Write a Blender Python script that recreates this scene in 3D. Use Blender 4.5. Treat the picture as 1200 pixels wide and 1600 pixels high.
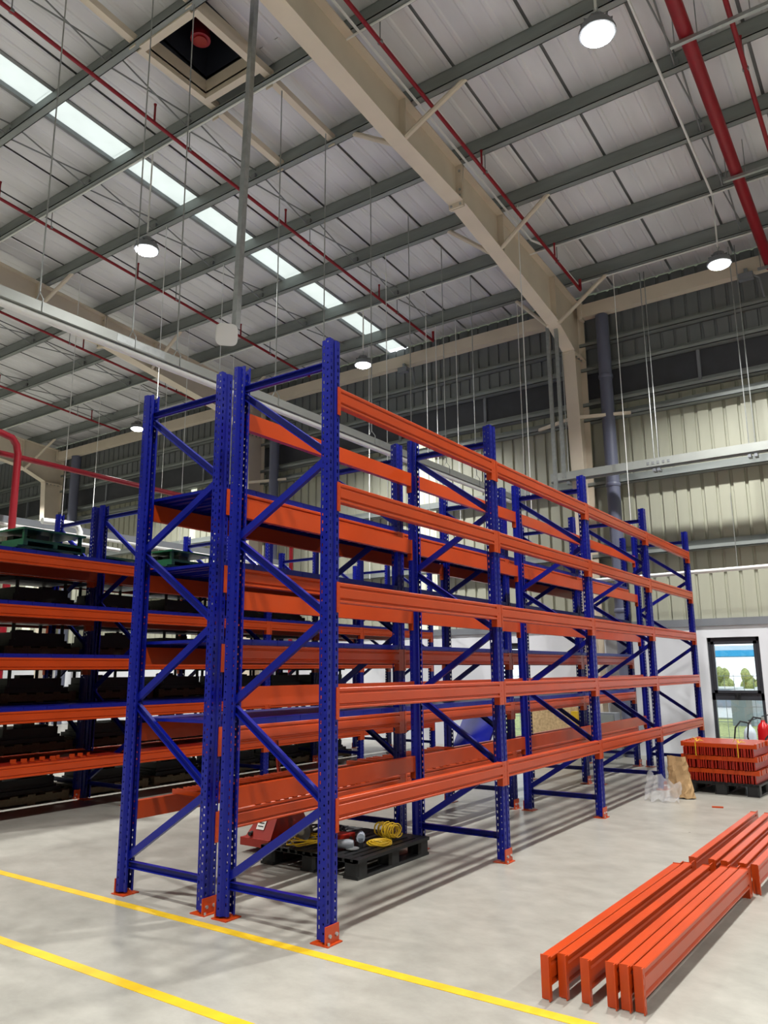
import bpy, math, random
from mathutils import Vector, Matrix
random.seed(7)
for o in list(bpy.data.objects): bpy.data.objects.remove(o)
scene = bpy.context.scene
COL = scene.collection

# ------------------------------------------------------------------ camera
CAM = (3.0464, -3.7622, 1.55); YAW, PITCH, ROLL, FPX = .6076, .2024, -.0073, 1204.8
def make_camera():
    f = Vector((-math.sin(YAW)*math.cos(PITCH), math.cos(YAW)*math.cos(PITCH), math.sin(PITCH)))
    r = Vector((math.cos(YAW), math.sin(YAW), 0)); u = r.cross(f)
    r2 = r*math.cos(ROLL)+u*math.sin(ROLL); u2 = -r*math.sin(ROLL)+u*math.cos(ROLL)
    cd = bpy.data.cameras.new('camera'); cd.sensor_fit = 'VERTICAL'; cd.sensor_height = 36
    cd.lens = 36*FPX/1600; cd.clip_end = 400
    c = bpy.data.objects.new('camera', cd); COL.objects.link(c)
    c.matrix_world = Matrix(((r2.x, u2.x, -f.x, CAM[0]), (r2.y, u2.y, -f.y, CAM[1]), (r2.z, u2.z, -f.z, CAM[2]), (0, 0, 0, 1)))
    scene.camera = c
make_camera()

# ------------------------------------------------------------------ sky and exposure
w = bpy.data.worlds.new('overcast_sky'); scene.world = w; w.use_nodes = True
bg = w.node_tree.nodes['Background']; bg.inputs[0].default_value = (.93, .97, 1, 1); bg.inputs[1].default_value = 1.9
vs = scene.view_settings
vs.view_transform = 'Standard'; vs.look = 'None'; vs.gamma = 1; vs.use_curve_mapping = False; vs.exposure = 0.1
LAMP_W = 300.0      # watts of each high bay lamp
LAMP_COL = (1, .99, .955)

# ------------------------------------------------------------------ helpers
def lin(c):
    return tuple((x/255/12.92 if x/255 <= .04045 else ((x/255+.055)/1.055)**2.4) for x in c)+(1,)
MATS = {}
def mat(name, rgb, rough=.5, metal=0, var=.08, scale=6, bump=0, bscale=60, spec=.5, coat=0, stretch=None):
    m = bpy.data.materials.new(name); m.use_nodes = True; nt = m.node_tree; b = nt.nodes['Principled BSDF']
    b.inputs['Roughness'].default_value = rough; b.inputs['Metallic'].default_value = metal
    b.inputs['Specular IOR Level'].default_value = spec
    if coat: b.inputs['Coat Weight'].default_value = coat; b.inputs['Coat Roughness'].default_value = .12
    tc = nt.nodes.new('ShaderNodeTexCoord'); mp = nt.nodes.new('ShaderNodeMapping'); nt.links.new(tc.outputs['Object'], mp.inputs[0])
    if stretch: mp.inputs['Scale'].default_value = stretch
    n = nt.nodes.new('ShaderNodeTexNoise'); n.inputs['Scale'].default_value = scale; n.inputs['Detail'].default_value = 5
    nt.links.new(mp.outputs[0], n.inputs['Vector'])
    r = nt.nodes.new('ShaderNodeValToRGB'); c = lin(rgb)
    r.color_ramp.elements[0].position = .3; r.color_ramp.elements[1].position = .7
    r.color_ramp.elements[0].color = tuple(x*(1-var) for x in c[:3])+(1,); r.color_ramp.elements[1].color = tuple(min(1, x*(1+var)) for x in c[:3])+(1,)
    nt.links.new(n.outputs[0], r.inputs[0]); nt.links.new(r.outputs[0], b.inputs['Base Color'])
    if bump:
        n2 = nt.nodes.new('ShaderNodeTexNoise'); n2.inputs['Scale'].default_value = bscale; n2.inputs['Detail'].default_value = 3
        nt.links.new(mp.outputs[0], n2.inputs['Vector'])
        bp = nt.nodes.new('ShaderNodeBump'); bp.inputs['Strength'].default_value = bump; bp.inputs['Distance'].default_value = .01
        nt.links.new(n2.outputs[0], bp.inputs['Height']); nt.links.new(bp.outputs[0], b.inputs['Normal'])
    MATS[name] = m; return m
M_BLUE = mat('blue_enamel', (6, 17, 116), .34, 0, .1, 4, 0, 60, .3, .05)
M_ORANGE = mat('orange_enamel', (172, 58, 11), .33, 0, .08, 3, .03, 25, .38, .08)
M_RED = mat('red_enamel', (150, 30, 14), .36, 0, .12, 5)
M_REDPIPE = mat('red_pipe_paint', (138, 16, 32), .4, 0, .08, 5)
M_ZINC = mat('galvanised_steel', (176, 180, 180), .38, .75, .12, 14)
M_PURLIN = mat('dull_galvanised_purlin', (138, 144, 142), .55, .15, .12, 3, stretch=(.4, 2, 2))
M_BEIGE = mat('beige_steel_paint', (216, 204, 186), .5, 0, .05, 2)
M_CREAM = mat('cream_wall_sheet', (172, 173, 156), .5, 0, .07, 3, stretch=(1, 1, .25))
M_WHITEWALL = mat('white_plaster', (222, 224, 230), .75, 0, .03, 1.5, .05, 40)
M_GREYTRIM = mat('grey_trim_metal', (128, 132, 138), .5, .2, .06, 3)
M_UPPER = mat('grey_upper_sheet', (122, 126, 128), .5, 0, .07, 3, stretch=(1, 1, .25))
M_DARKBAND = mat('dark_louvre_panel', (62, 64, 70), .6, 0, .12, 4)
M_WHITE = mat('white_paint', (228, 230, 228), .42, 0, .03, 3)
M_TRAY = mat('pale_trunking_metal', (172, 176, 172), .35, .35, .05, 4)
M_ROOF = mat('roof_foil_sheet', (216, 216, 219), .45, .1, .12, .9, .12, 5, stretch=(2.2, .5, 1))
M_SEAM = mat('roof_joint_dark', (128, 131, 133), .6, .1, .1, 3)
M_BLACK = mat('black_plastic', (20, 22, 24), .5, 0, .2, 8)
M_DARKFRAME = mat('charcoal_window_frame', (56, 58, 64), .4, .1, .05, 4)
M_YELLOW = mat('yellow_floor_paint', (196, 160, 24), .5, 0, .1, 9)
M_CABLE = mat('yellow_cable', (214, 176, 40), .45, 0, .1, 12)
M_RUBBER = mat('black_rubber', (16, 16, 18), .6, 0, .15, 10)
M_WOOD = mat('pallet_wood', (86, 76, 56), .8, 0, .22, 5, .15, 40, stretch=(1, 6, 6))
M_OSB = mat('oriented_strand_board', (168, 143, 104), .8, 0, .3, 22, .1, 60)
M_MOULD = mat('dark_tool_steel', (17, 21, 21), .5, .1, .35, 7)
M_MOULDG = mat('dark_green_paint', (8, 32, 26), .45, 0, .3, 7)
M_GREEN = mat('green_machine_paint', (10, 74, 44), .42, 0, .18, 6)
M_BAG = mat('brown_paper', (156, 126, 88), .85, 0, .16, 7, .4, 14)
M_EXTRED = mat('extinguisher_red', (186, 20, 26), .25, 0, .05, 6)
M_PVC = mat('blue_grey_pvc', (98, 102, 122), .45, 0, .06, 2)
M_GRASS = mat('grass', (158, 164, 104), .9, 0, .4, 9)
M_SHEDBLUE = mat('blue_canopy', (60, 168, 220), .5, 0, .05, 4)
M_CONCOUT = mat('outdoor_concrete', (190, 192, 190), .8, 0, .1, 4)
M_LABEL = mat('white_label', (232, 230, 224), .6, 0, .02, 8)
M_FANDARK = mat('dark_shaft', (30, 34, 46), .7, 0, .1, 3)  # near-black tone of the vent shaft sides and cap above the curb
M_GREYBIN = mat('grey_blue_sheet', (150, 158, 170), .6, 0, .08, 4)

def floor_material():
    m = bpy.data.materials.new('polished_concrete'); m.use_nodes = True; nt = m.node_tree; b = nt.nodes['Principled BSDF']
    tc = nt.nodes.new('ShaderNodeTexCoord')
    def noise(s, d, ro=.6):
        n = nt.nodes.new('ShaderNodeTexNoise'); n.inputs['Scale'].default_value = s; n.inputs['Detail'].default_value = d; n.inputs['Roughness'].default_value = ro
        nt.links.new(tc.outputs['Object'], n.inputs['Vector']); return n
    def ramp(n, a, bb, p0=.3, p1=.7):
        r = nt.nodes.new('ShaderNodeValToRGB'); r.color_ramp.elements[0].position = p0; r.color_ramp.elements[1].position = p1
        r.color_ramp.elements[0].color = a; r.color_ramp.elements[1].color = bb; nt.links.new(n.outputs[0], r.inputs[0]); return r
    n0 = noise(.8, 6, .55); n0.inputs['Distortion'].default_value = .6
    a = ramp(n0, lin((150, 149, 142)), lin((166, 164, 157)), .25, .75)
    mpf = nt.nodes.new('ShaderNodeMapping'); mpf.inputs['Rotation'].default_value = (0, 0, .6); mpf.inputs['Scale'].default_value = (1, 1.35, 1)
    nt.links.new(tc.outputs['Object'], mpf.inputs[0]); n1 = noise(3.2, 9, .72); nt.links.new(mpf.outputs[0], n1.inputs['Vector'])
    c = ramp(n1, lin((214, 213, 210)), lin((252, 251, 249)), .3, .7)
    mx = nt.nodes.new('ShaderNodeMix'); mx.data_type = 'RGBA'; mx.blend_type = 'MULTIPLY'; mx.inputs[0].default_value = 1
    nt.links.new(a.outputs[0], mx.inputs[6]); nt.links.new(c.outputs[0], mx.inputs[7]); nt.links.new(mx.outputs[2], b.inputs['Base Color'])
    rr = ramp(noise(1.5, 4), (.26, .26, .26, 1), (.36, .36, .36, 1), .2, .8); nt.links.new(rr.outputs[0], b.inputs['Roughness'])
    b.inputs['Specular IOR Level'].default_value = .5
    return m
M_FLOOR = floor_material()

def emit_mat(name, rgb, s):
    m = bpy.data.materials.new(name); m.use_nodes = True; nt = m.node_tree
    b = nt.nodes['Principled BSDF']; b.inputs['Emission Color'].default_value = rgb+(1,); b.inputs['Emission Strength'].default_value = s
    b.inputs['Base Color'].default_value = (.8, .8, .8, 1); return m
M_LAMP = emit_mat('lamp_diffuser', LAMP_COL, 40.0)
def translucent_mat(name, rgb, t=.75):
    m = bpy.data.materials.new(name); m.use_nodes = True; nt = m.node_tree; nt.nodes.clear()
    o = nt.nodes.new('ShaderNodeOutputMaterial'); tr = nt.nodes.new('ShaderNodeBsdfTranslucent'); d = nt.nodes.new('ShaderNodeBsdfDiffuse'); mx = nt.nodes.new('ShaderNodeMixShader')
    n = nt.nodes.new('ShaderNodeTexNoise'); n.inputs['Scale'].default_value = 3
    tc = nt.nodes.new('ShaderNodeTexCoord'); nt.links.new(tc.outputs['Object'], n.inputs['Vector'])
    r = nt.nodes.new('ShaderNodeValToRGB'); r.color_ramp.elements[0].color = tuple(x*.9 for x in rgb)+(1,); r.color_ramp.elements[1].color = rgb+(1,)
    nt.links.new(n.outputs[0], r.inputs[0]); nt.links.new(r.outputs[0], tr.inputs[0]); nt.links.new(r.outputs[0], d.inputs[0])
    mx.inputs[0].default_value = t; nt.links.new(d.outputs[0], mx.inputs[1]); nt.links.new(tr.outputs[0], mx.inputs[2]); nt.links.new(mx.outputs[0], o.inputs[0]); return m
M_SKYLIGHT = translucent_mat('translucent_roof_sheet', (.85, .88, .85), .8)
M_WALLLIGHT = translucent_mat('translucent_wall_sheet', (.98, .96, .8), .85)
def glass_mat(name, rgb=(1, 1, 1), g=.08, rough=.02):
    m = bpy.data.materials.new(name); m.use_nodes = True; nt = m.node_tree; nt.nodes.clear()
    o = nt.nodes.new('ShaderNodeOutputMaterial'); t = nt.nodes.new('ShaderNodeBsdfTransparent'); t.inputs[0].default_value = rgb+(1,)
    gl = nt.nodes.new('ShaderNodeBsdfGlossy'); gl.inputs['Roughness'].default_value = rough
    mx = nt.nodes.new('ShaderNodeMixShader'); mx.inputs[0].default_value = g
    nt.links.new(t.outputs[0], mx.inputs[1]); nt.links.new(gl.outputs[0], mx.inputs[2]); nt.links.new(mx.outputs[0], o.inputs[0]); return m
M_GLASS = glass_mat('window_glass', (.93, .97, .98), .07)
M_FILM = translucent_mat('cloudy_plastic_film', (.7, .7, .72), .5)
_nt = M_FILM.node_tree; _o = [n for n in _nt.nodes if n.type == 'OUTPUT_MATERIAL'][0]; _sh = _o.inputs[0].links[0].from_socket
_t = _nt.nodes.new('ShaderNodeBsdfTransparent'); _m = _nt.nodes.new('ShaderNodeMixShader'); _m.inputs[0].default_value = .36
_nt.links.new(_t.outputs[0], _m.inputs[1]); _nt.links.new(_sh, _m.inputs[2]); _nt.links.new(_m.outputs[0], _o.inputs[0])

class MB:
    def __init__(s): s.v = []; s.f = []
    def quad(s, a, b, c, d):
        n = len(s.v); s.v += [tuple(a), tuple(b), tuple(c), tuple(d)]; s.f.append((n, n+1, n+2, n+3)); return s
    def box(s, x0, y0, z0, x1, y1, z1):
        n = len(s.v)
        s.v += [(x0, y0, z0), (x1, y0, z0), (x1, y1, z0), (x0, y1, z0), (x0, y0, z1), (x1, y0, z1), (x1, y1, z1), (x0, y1, z1)]
        s.f += [tuple(n+i for i in q) for q in ((0, 3, 2, 1), (4, 5, 6, 7), (0, 1, 5, 4), (1, 2, 6, 5), (2, 3, 7, 6), (3, 0, 4, 7))]; return s
    def cbox(s, c, d): return s.box(c[0]-d[0]/2, c[1]-d[1]/2, c[2]-d[2]/2, c[0]+d[0]/2, c[1]+d[1]/2, c[2]+d[2]/2)
    def basis(s, d, up=(0, 0, 1)):
        d = Vector(d).normalized(); up = Vector(up)
        if abs(d.dot(up)) > .98: up = Vector((1, 0, 0)) if abs(d.x) < .9 else Vector((0, 1, 0))
        sd = d.cross(up).normalized(); u = sd.cross(d).normalized(); return sd, u
    def sweep(s, p, q, prof, up=(0, 0, 1), cap=True):      # closed 2D profile (side, up) carried from p to q
        p, q = Vector(p), Vector(q); sd, u = s.basis(q-p, up); n = len(s.v); k = len(prof)
        for c in (p, q): s.v += [tuple(c+sd*a+u*b) for a, b in prof]
        for i in range(k): j = (i+1) % k; s.f.append((n+i, n+j, n+k+j, n+k+i))
        if cap: s.f.append(tuple(n+i for i in reversed(range(k)))); s.f.append(tuple(n+k+i for i in range(k)))
        return s
    def bar(s, p, q, w, h, up=(0, 0, 1)): return s.sweep(p, q, [(-w/2, -h/2), (w/2, -h/2), (w/2, h/2), (-w/2, h/2)], up)
    def tube(s, pts, r, n=8, cap=True):
        pts = [Vector(p) for p in pts]; b0 = len(s.v); rs = r if isinstance(r, (list, tuple)) else [r]*len(pts); sd = None
        for i, p in enumerate(pts):
            d = (pts[min(i+1, len(pts)-1)]-pts[max(i-1, 0)]).normalized()
            if sd is None: sd, u = s.basis(d)
            else: sd = (sd-d*sd.dot(d)).normalized(); u = sd.cross(d)
            for k in range(n): a = 2*math.pi*k/n; s.v.append(tuple(p+(sd*math.cos(a)+u*math.sin(a))*rs[i]))
        for i in range(len(pts)-1):
            for k in range(n): j = (k+1) % n; s.f.append((b0+i*n+k, b0+i*n+j, b0+(i+1)*n+j, b0+(i+1)*n+k))
        if cap: s.f.append(tuple(b0+k for k in reversed(range(n)))); s.f.append(tuple(b0+(len(pts)-1)*n+k for k in range(n)))
        return s
    def lathe(s, prof, c=(0, 0, 0), n=20):
        b0 = len(s.v)
        for r, z in prof:
            for k in range(n): a = 2*math.pi*k/n; s.v.append((c[0]+r*math.cos(a), c[1]+r*math.sin(a), c[2]+z))
        for i in range(len(prof)-1):
            for k in range(n): j = (k+1) % n; s.f.append((b0+i*n+k, b0+i*n+j, b0+(i+1)*n+j, b0+(i+1)*n+k))
        s.f.append(tuple(b0+k for k in reversed(range(n)))); s.f.append(tuple(b0+(len(prof)-1)*n+k for k in range(n))); return s
    def prism(s, poly, axis, a, b):       # polygon in the two other axes, extruded along axis from a to b
        def pt(p, t): return {'x': (t, p[0], p[1]), 'y': (p[0], t, p[1]), 'z': (p[0], p[1], t)}[axis]
        n = len(s.v); k = len(poly); s.v += [pt(p, a) for p in poly]+[pt(p, b) for p in poly]
        for i in range(k): j = (i+1) % k; s.f.append((n+i, n+j, n+k+j, n+k+i))
        s.f.append(tuple(n+i for i in reversed(range(k)))); s.f.append(tuple(n+k+i for i in range(k))); return s
    def strip(s, p0, p1, z0, z1, hw=0, hh=0, pitch=.05, off=.025):   # upright wall with a column of punched holes
        p0, p1 = Vector(p0), Vector(p1); L = (p1-p0).length
        def P(t, z): p = p0.lerp(p1, t); return (p.x, p.y, z)
        if not hw: return s.quad(P(0, z0), P(1, z0), P(1, z1), P(0, z1))
        a, b = .5-hw/2/L, .5+hw/2/L
        s.quad(P(0, z0), P(a, z0), P(a, z1), P(0, z1)); s.quad(P(b, z0), P(1, z0), P(1, z1), P(b, z1))
        z = z0; c = z0+off
        while c+hh/2 < z1:
            s.quad(P(a, z), P(b, z), P(b, c-hh/2), P(a, c-hh/2)); z = c+hh/2; c += pitch
        return s.quad(P(a, z), P(b, z), P(b, z1), P(a, z1))
    def mesh(s, name, m, smooth=False):
        me = bpy.data.meshes.new(name); me.from_pydata(s.v, [], s.f); me.materials.append(m)
        if smooth:
            me.polygons.foreach_set('use_smooth', [True]*len(me.polygons))
            try: me.set_sharp_from_angle(angle=math.radians(40))
            except Exception: pass
        me.update(); return me
    def build(s, name, m, parent=None, smooth=False, loc=(0, 0, 0), rz=0):
        return place(name, s.mesh(name, m, smooth), parent, loc, rz)
def place(name, me, parent=None, loc=(0, 0, 0), rz=0):
    o = bpy.data.objects.new(name, me); COL.objects.link(o); o.parent = parent; o.location = loc
    if rz: o.rotation_euler = (0, 0, rz)
    return o
def tag(o, label=None, cat=None, group=None, kind=None):
    if label: o['label'] = label
    if cat: o['category'] = cat
    if group: o['group'] = group
    if kind: o['kind'] = kind
    return o
def thing(name, label, cat, loc=(0, 0, 0), rz=0, group=None):
    return tag(place(name, None, None, loc, rz), label, cat, group)

NUM = 'one two three four five six seven eight nine ten eleven twelve thirteen fourteen fifteen sixteen seventeen eighteen nineteen twenty'.split()
NUM += ['twenty '+n for n in NUM[:9]]+['thirty']+['thirty '+n for n in NUM[:9]]
# ------------------------------------------------------------------ building shell
YW = 10.9; XL, XR, YF = -27.0, 13.0, -15.0; SL = .074
def pz(y): return 9.5-SL*(y-2.35)          # underside of the purlins
PD = .33                                    # purlin depth
def roofz(y): return pz(y)+PD
fl = MB().box(XL, YF, -.15, XR, YW+.1, 0).build('floor', M_FLOOR); tag(fl, 'pale grey polished concrete warehouse floor', kind='structure')
for i, (yy, xa, xb, lb) in enumerate(((-.123, -12, 1.95, 'yellow painted floor line running right under the rack feet'), (-.98, -12, 4.5, 'yellow painted floor line in the bottom left, nearer the camera'))):
    tag(MB().box(xa, yy-.036, 0, xb, yy+.036, .002).build('floor_line', M_YELLOW), lb, 'floor line', 'yellow floor lines')

# back wall: white plaster below, grey sill, ribbed sheets above
WIN = ((-.19, .66), (-4.47, -3.62)); WZ0, WZ1 = 0.05, 2.075
wb = tag(place('wall_back', None), 'back wall with white plaster base and cream ribbed metal sheets above', kind='structure')
cuts = sorted(WIN); xs = XL; bm = MB()
for a, b in cuts:
    bm.box(xs, YW, 0, a, YW+.2, 2.28); bm.box(a, YW, WZ1, b, YW+.2, 2.28); bm.box(a, YW, 0, b, YW+.2, WZ0); xs = b
bm.box(xs, YW, 0, XR, YW+.2, 2.28); bm.build('plaster_base', M_WHITEWALL, wb)
MB().box(XL, YW-.03, 2.28, XR, YW+.2, 2.41).build('sill_flashing', M_GREYTRIM, wb)
RP = .25
def sheet_mesh(z0, z1, m, nm):
    p = [(0, 0), (.19, 0), (.2, .035), (.24, .035), (.25, 0)]; s = MB()
    for (a, b), (c, d) in zip(p[:-1], p[1:]): s.quad((a, b, z0), (c, d, z0), (c, d, z1), (a, b, z1))
    return s.mesh(nm, m)
sm_lo = sheet_mesh(2.41, 6.78, M_CREAM, 'cladding_sheet'); sm_hi = sheet_mesh(7.5, 9.2, M_UPPER, 'upper_cladding_sheet')
LIGHTS = (-6.05, -13.9, -22.0)
i = 0; x = XL
while x < 5.0:
    lit = any(abs(x+RP/2-c) < RP*.76 for c in LIGHTS)
    if not lit: place('cladding_sheet', sm_lo, wb, (x, YW+.05, 0))
    place('upper_cladding_sheet', sm_hi, wb, (x, YW+.05, 0)); x += RP
sl = sheet_mesh(2.41, 6.78, M_WALLLIGHT, 'translucent_sheet'); x = XL
while x < 5.0:
    if any(abs(x+RP/2-c) < RP*.76 for c in LIGHTS): place('translucent_sheet', sl, wb, (x, YW+.05, 0))
    x += RP
MB().box(5.0, YW+.02, 2.41, XR, YW+.1, 9.3).build('plain_cladding', M_CREAM, wb)
x = XL
while x < 5:                                                       # dark smooth ribbon high in the wall
    MB().box(x+.01, YW+.03, 6.8, x+2.25, YW+.06, 7.5).build('ribbon_panel', M_DARKBAND, wb)
    MB().box(x-.03, YW-.02, 6.8, x+.03, YW+.06, 7.5).build('ribbon_mullion', M_GREYTRIM, wb); x += 2.26
Zs = [(-.1, 0), (0, 0), (0, .19), (.09, .19), (.09, .16)]
for z in (3.64, 5.07, 6.4, 6.72, 7.46, 8.0):
    g = MB(); g.box(XL, YW-.17, z, XR, YW+.03, z+.012); g.box(XL, YW-.17, z, XR, YW-.158, z+.075); g.box(XL, YW+.0, z-.0, XR, YW+.02, z+.19)
    g.build('girt', M_PURLIN, wb)

def window(idx, x0, x1, lb):
    w_ = tag(place('window_%d' % idx, None), lb, kind='structure')
    f = MB(); y0, y1 = YW+.05, YW+.12
    for a, b, c, d in ((x0, x0+.055, WZ0, WZ1), (x1-.055, x1, WZ0, WZ1), (x0, x1, WZ1-.07, WZ1), (x0, x1, WZ0, WZ0+.06), (x0, x1, 1.0, 1.12)): f.box(a, y0, c, b, y1, d)
    f.build('window_frame', M_DARKFRAME, w_)
    s = MB()
    for a, b, c, d in ((x0+.055, x0+.105, 1.12, WZ1-.07), (x1-.105, x1-.055, 1.12, WZ1-.07), (x0+.055, x1-.055, WZ1-.12, WZ1-.07), (x0+.055, x1-.055, 1.12, 1.165)): s.box(a, y0-.02, c, b, y1-.02, d)
    so = s.build('sash', M_DARKFRAME, w_)
    MB().box(x0+.1, y0+.02, 1.16, x1-.1, y0+.028, WZ1-.115).build('pane', M_GLASS, so)
    MB().box(x0+.05, y0+.03, WZ0+.055, x1-.05, y0+.038, 1.005).build('pane', M_GLASS, w_)
    xm = (x0+x1)/2; h = MB(); h.box(xm-.05, y0-.05, 1.09, xm+.05, y0-.02, 1.115); h.box(xm-.015, y0-.055, 1.05, xm+.015, y0-.03, 1.1); h.build('handle', M_BLACK, so)
window(1, *WIN[0], 'tall charcoal framed window at the right looking out on grass')
window(2, *WIN[1], 'charcoal framed window seen through the racks')
for nm, b in (('wall_left', (XL-.2, YF, 0, XL, YW, 11.5)), ('wall_right', (XR, YF, 0, XR+.2, YW, 11.5)), ('wall_front', (XL, YF-.2, 0, XR, YF, 11.5))):
    tag(MB().box(*b).build(nm, M_CREAM), 'cream metal wall out of the frame', kind='structure')

# roof: sheets, skylight strip, purlins, bridging
SKX = (-7.0, -6.5); HX = (-4.46, -3.5); HY = (1.62, 2.66)
ce = tag(place('ceiling', None), 'sloping metal roof with purlins and a skylight strip', kind='structure')
def slab(m_, x0, x1, y0, y1, d0, d1, b=None):
    b = b or MB(); n = len(b.v)
    b.v += [(x0, y0, roofz(y0)+d0), (x1, y0, roofz(y0)+d0), (x1, y1, roofz(y1)+d0), (x0, y1, roofz(y1)+d0), (x0, y0, roofz(y0)+d1), (x1, y0, roofz(y0)+d1), (x1, y1, roofz(y1)+d1), (x0, y1, roofz(y1)+d1)]
    b.f += [tuple(n+i for i in q) for q in ((0, 3, 2, 1), (4, 5, 6, 7), (0, 1, 5, 4), (1, 2, 6, 5), (2, 3, 7, 6), (3, 0, 4, 7))]; return b
b = MB()
for (x0, x1, y0, y1) in ((XL, SKX[0]-.03, YF, YW+.2), (SKX[1]+.03, HX[0], YF, YW+.2), (HX[0], HX[1], YF, HY[0]), (HX[0], HX[1], HY[1], YW+.2), (HX[1], XR, YF, YW+.2)): slab(0, x0, x1, y0, y1, .04, .08, b)
b.build('roof_backing', M_SEAM, ce)
SP = 1.14; x = -.22-SP*23
PY = [2.94+1.385*k for k in range(-11, 6)]
edges = [YF]+[p for p in PY if p > YF+.3]+[YW]
while x < XR:
    a, c = max(XL, x+.022), min(XR, x+SP-.022)
    segs = [(a, c)]
    for lo, hi in ((SKX[0]-.06, SKX[1]+.06),):
        ns = []
        for s0, s1 in segs:
            if hi <= s0 or lo >= s1: ns.append((s0, s1)); continue
            if lo > s0+.05: ns.append((s0, lo))
            if hi < s1-.05: ns.append((hi, s1))
        segs = ns
    for s0, s1 in segs:
        if s1-s0 < .05: continue
        bb = MB(); ys = [(YF, YW)]
        def ribbed(x0, x1, y0, y1, bb):
            k = max(1, round((x1-x0)/.27)); st = (x1-x0)/k
            for q in range(k):
                u0 = x0+q*st
                for p0, h0, p1, h1 in ((0, 0, .7, 0), (.7, 0, .78, -.012), (.78, -.012, .92, -.012), (.92, -.012, 1, 0)):
                    bb.quad((u0+p0*st, y0, roofz(y0)+h0), (u0+p1*st, y0, roofz(y0)+h1), (u0+p1*st, y1, roofz(y1)+h1), (u0+p0*st, y1, roofz(y1)+h0))
        if s1 > HX[0] and s0 < HX[1]:
            ribbed(s0, s1, YF, HY[0], bb); ribbed(s0, s1, HY[1], YW, bb)
            if s0 < HX[0]: ribbed(s0, HX[0], *HY, bb)
            if s1 > HX[1]: ribbed(HX[1], s1, *HY, bb)
        else: ribbed(s0, s1, YF, YW, bb)
        if s0 < 6 and s1 > -25: bb.build('roof_sheet', M_ROOF, ce)
        else: bb.build('roof_sheet', M_ROOF, ce)
    x += SP
for y0, y1 in zip(edges[:-1], edges[1:]):
    if y1 < -2: continue
    slab(0, SKX[0], SKX[1], y0, y1, .05, .056).build('skylight_panel', M_SKYLIGHT, ce)
slab(0, SKX[0], SKX[1], YF, -2.6, .05, .056).build('skylight_panel', M_SKYLIGHT, ce)
for xx in (SKX[0]-.035, SKX[1]+.035):
    slab(0, xx-.03, xx+.03, YF, YW, -.02, .05).build('skylight_kerb', M_SEAM, ce)
for y in PY:
    z = pz(y); g = MB()
    zt = z+PD
    g.box(XL, y-.006, z, XR, y+.006, zt-.02); g.box(XL, y-.11, z, XR, y+.006, z+.012); g.box(XL, y-.11, z, XR, y-.1, z+.03)
    g.box(XL, y-.006, zt-.025, XR, y+.07, zt-.014)
    g.build('purlin', M_PURLIN, ce)
for bx_ in (-16.4, -13.8, -7.6, -5.12, 1.2):
    for y0, y1 in zip(PY[9:-1], PY[10:]):
        MB().tube([(bx_, y0, pz(y0)+.03), (bx_+.03, y1, pz(y1)+.26)], .012, 6).build('bridging_rod', M_SEAM, ce)
        MB().tube([(bx_+.05, y0, pz(y0)+.26), (bx_+.02, y1, pz(y1)+.03)], .012, 6).build('bridging_rod', M_SEAM, ce)
        MB().cbox((bx_+.02, y0-.03, pz(y0)+.1), (.09, .05, .14)).build('bridging_bracket', M_SEAM, ce)

# roof opening with exhaust shaft
rv = thing('roof_vent', 'square roof opening with cream frame and red fan inside', 'roof vent', (-3.99, 2.17, pz(2.17)))
def R(v): return (v[0]+3.99, v[1]-2.17, v[2]-pz(2.17))
def rbox(x0, y0, z0, x1, y1, z1): return MB().box(*R((x0, y0, z0)), *R((x1, y1, z1)))
zc = pz(2.17)
for a in ((HX[0]-.1, 1.56, HX[0], 2.93), (HX[1], 1.56, HX[1]+.1, 2.93)): rbox(a[0], a[1], zc+.02, a[2], a[3], zc+.13).build('trimmer', M_BEIGE, rv)
for a in ((HX[0], HY[0]-.1, HX[1], HY[0]), (HX[0], HY[1], HX[1], HY[1]+.1)): rbox(a[0], a[1], zc+.02, a[2], a[3], zc+.13).build('trimmer', M_BEIGE, rv)
for a in ((HX[0]-.02, HY[0], HX[0], HY[1]), (HX[1], HY[0], HX[1]+.02, HY[1]), (HX[0], HY[0]-.02, HX[1], HY[0]), (HX[0], HY[1], HX[1], HY[1]+.02)): rbox(a[0], a[1], zc+.1, a[2], a[3], zc+.32).build('curb_side', M_BEIGE, rv)
for a in ((HX[0]-.02, HY[0], HX[0], HY[1]), (HX[1], HY[0], HX[1]+.02, HY[1]), (HX[0], HY[0]-.02, HX[1], HY[0]), (HX[0], HY[1], HX[1], HY[1]+.02)): rbox(a[0], a[1], zc+.32, a[2], a[3], zc+1.5).build('shaft_side', M_FANDARK, rv)
rbox(HX[0], HY[0], zc+1.5, HX[1], HY[1], zc+1.52).build('shaft_cap', M_FANDARK, rv)
fm = MB().lathe([(.1, .46), (.135, .46), (.135, .54), (.12, .56), (.12, 1.2), (.13, 1.21), (.13, 1.5)], R((-4.1, 2.22, zc)), 20).build('fan_motor', M_REDPIPE, rv, True)
MB().lathe([(.03, .44), (.09, .44), (.09, .47)], R((-4.1, 2.22, zc)), 16).build('motor_hub', M_RED, fm)
for cx in (HX[0]-.05, HX[1]+.05):
    for yy in (2.93,): rbox(cx-.06, yy-.03, zc-.14, cx+.06, yy-.02, zc+.1).build('cleat', M_BEIGE, rv)
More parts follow.
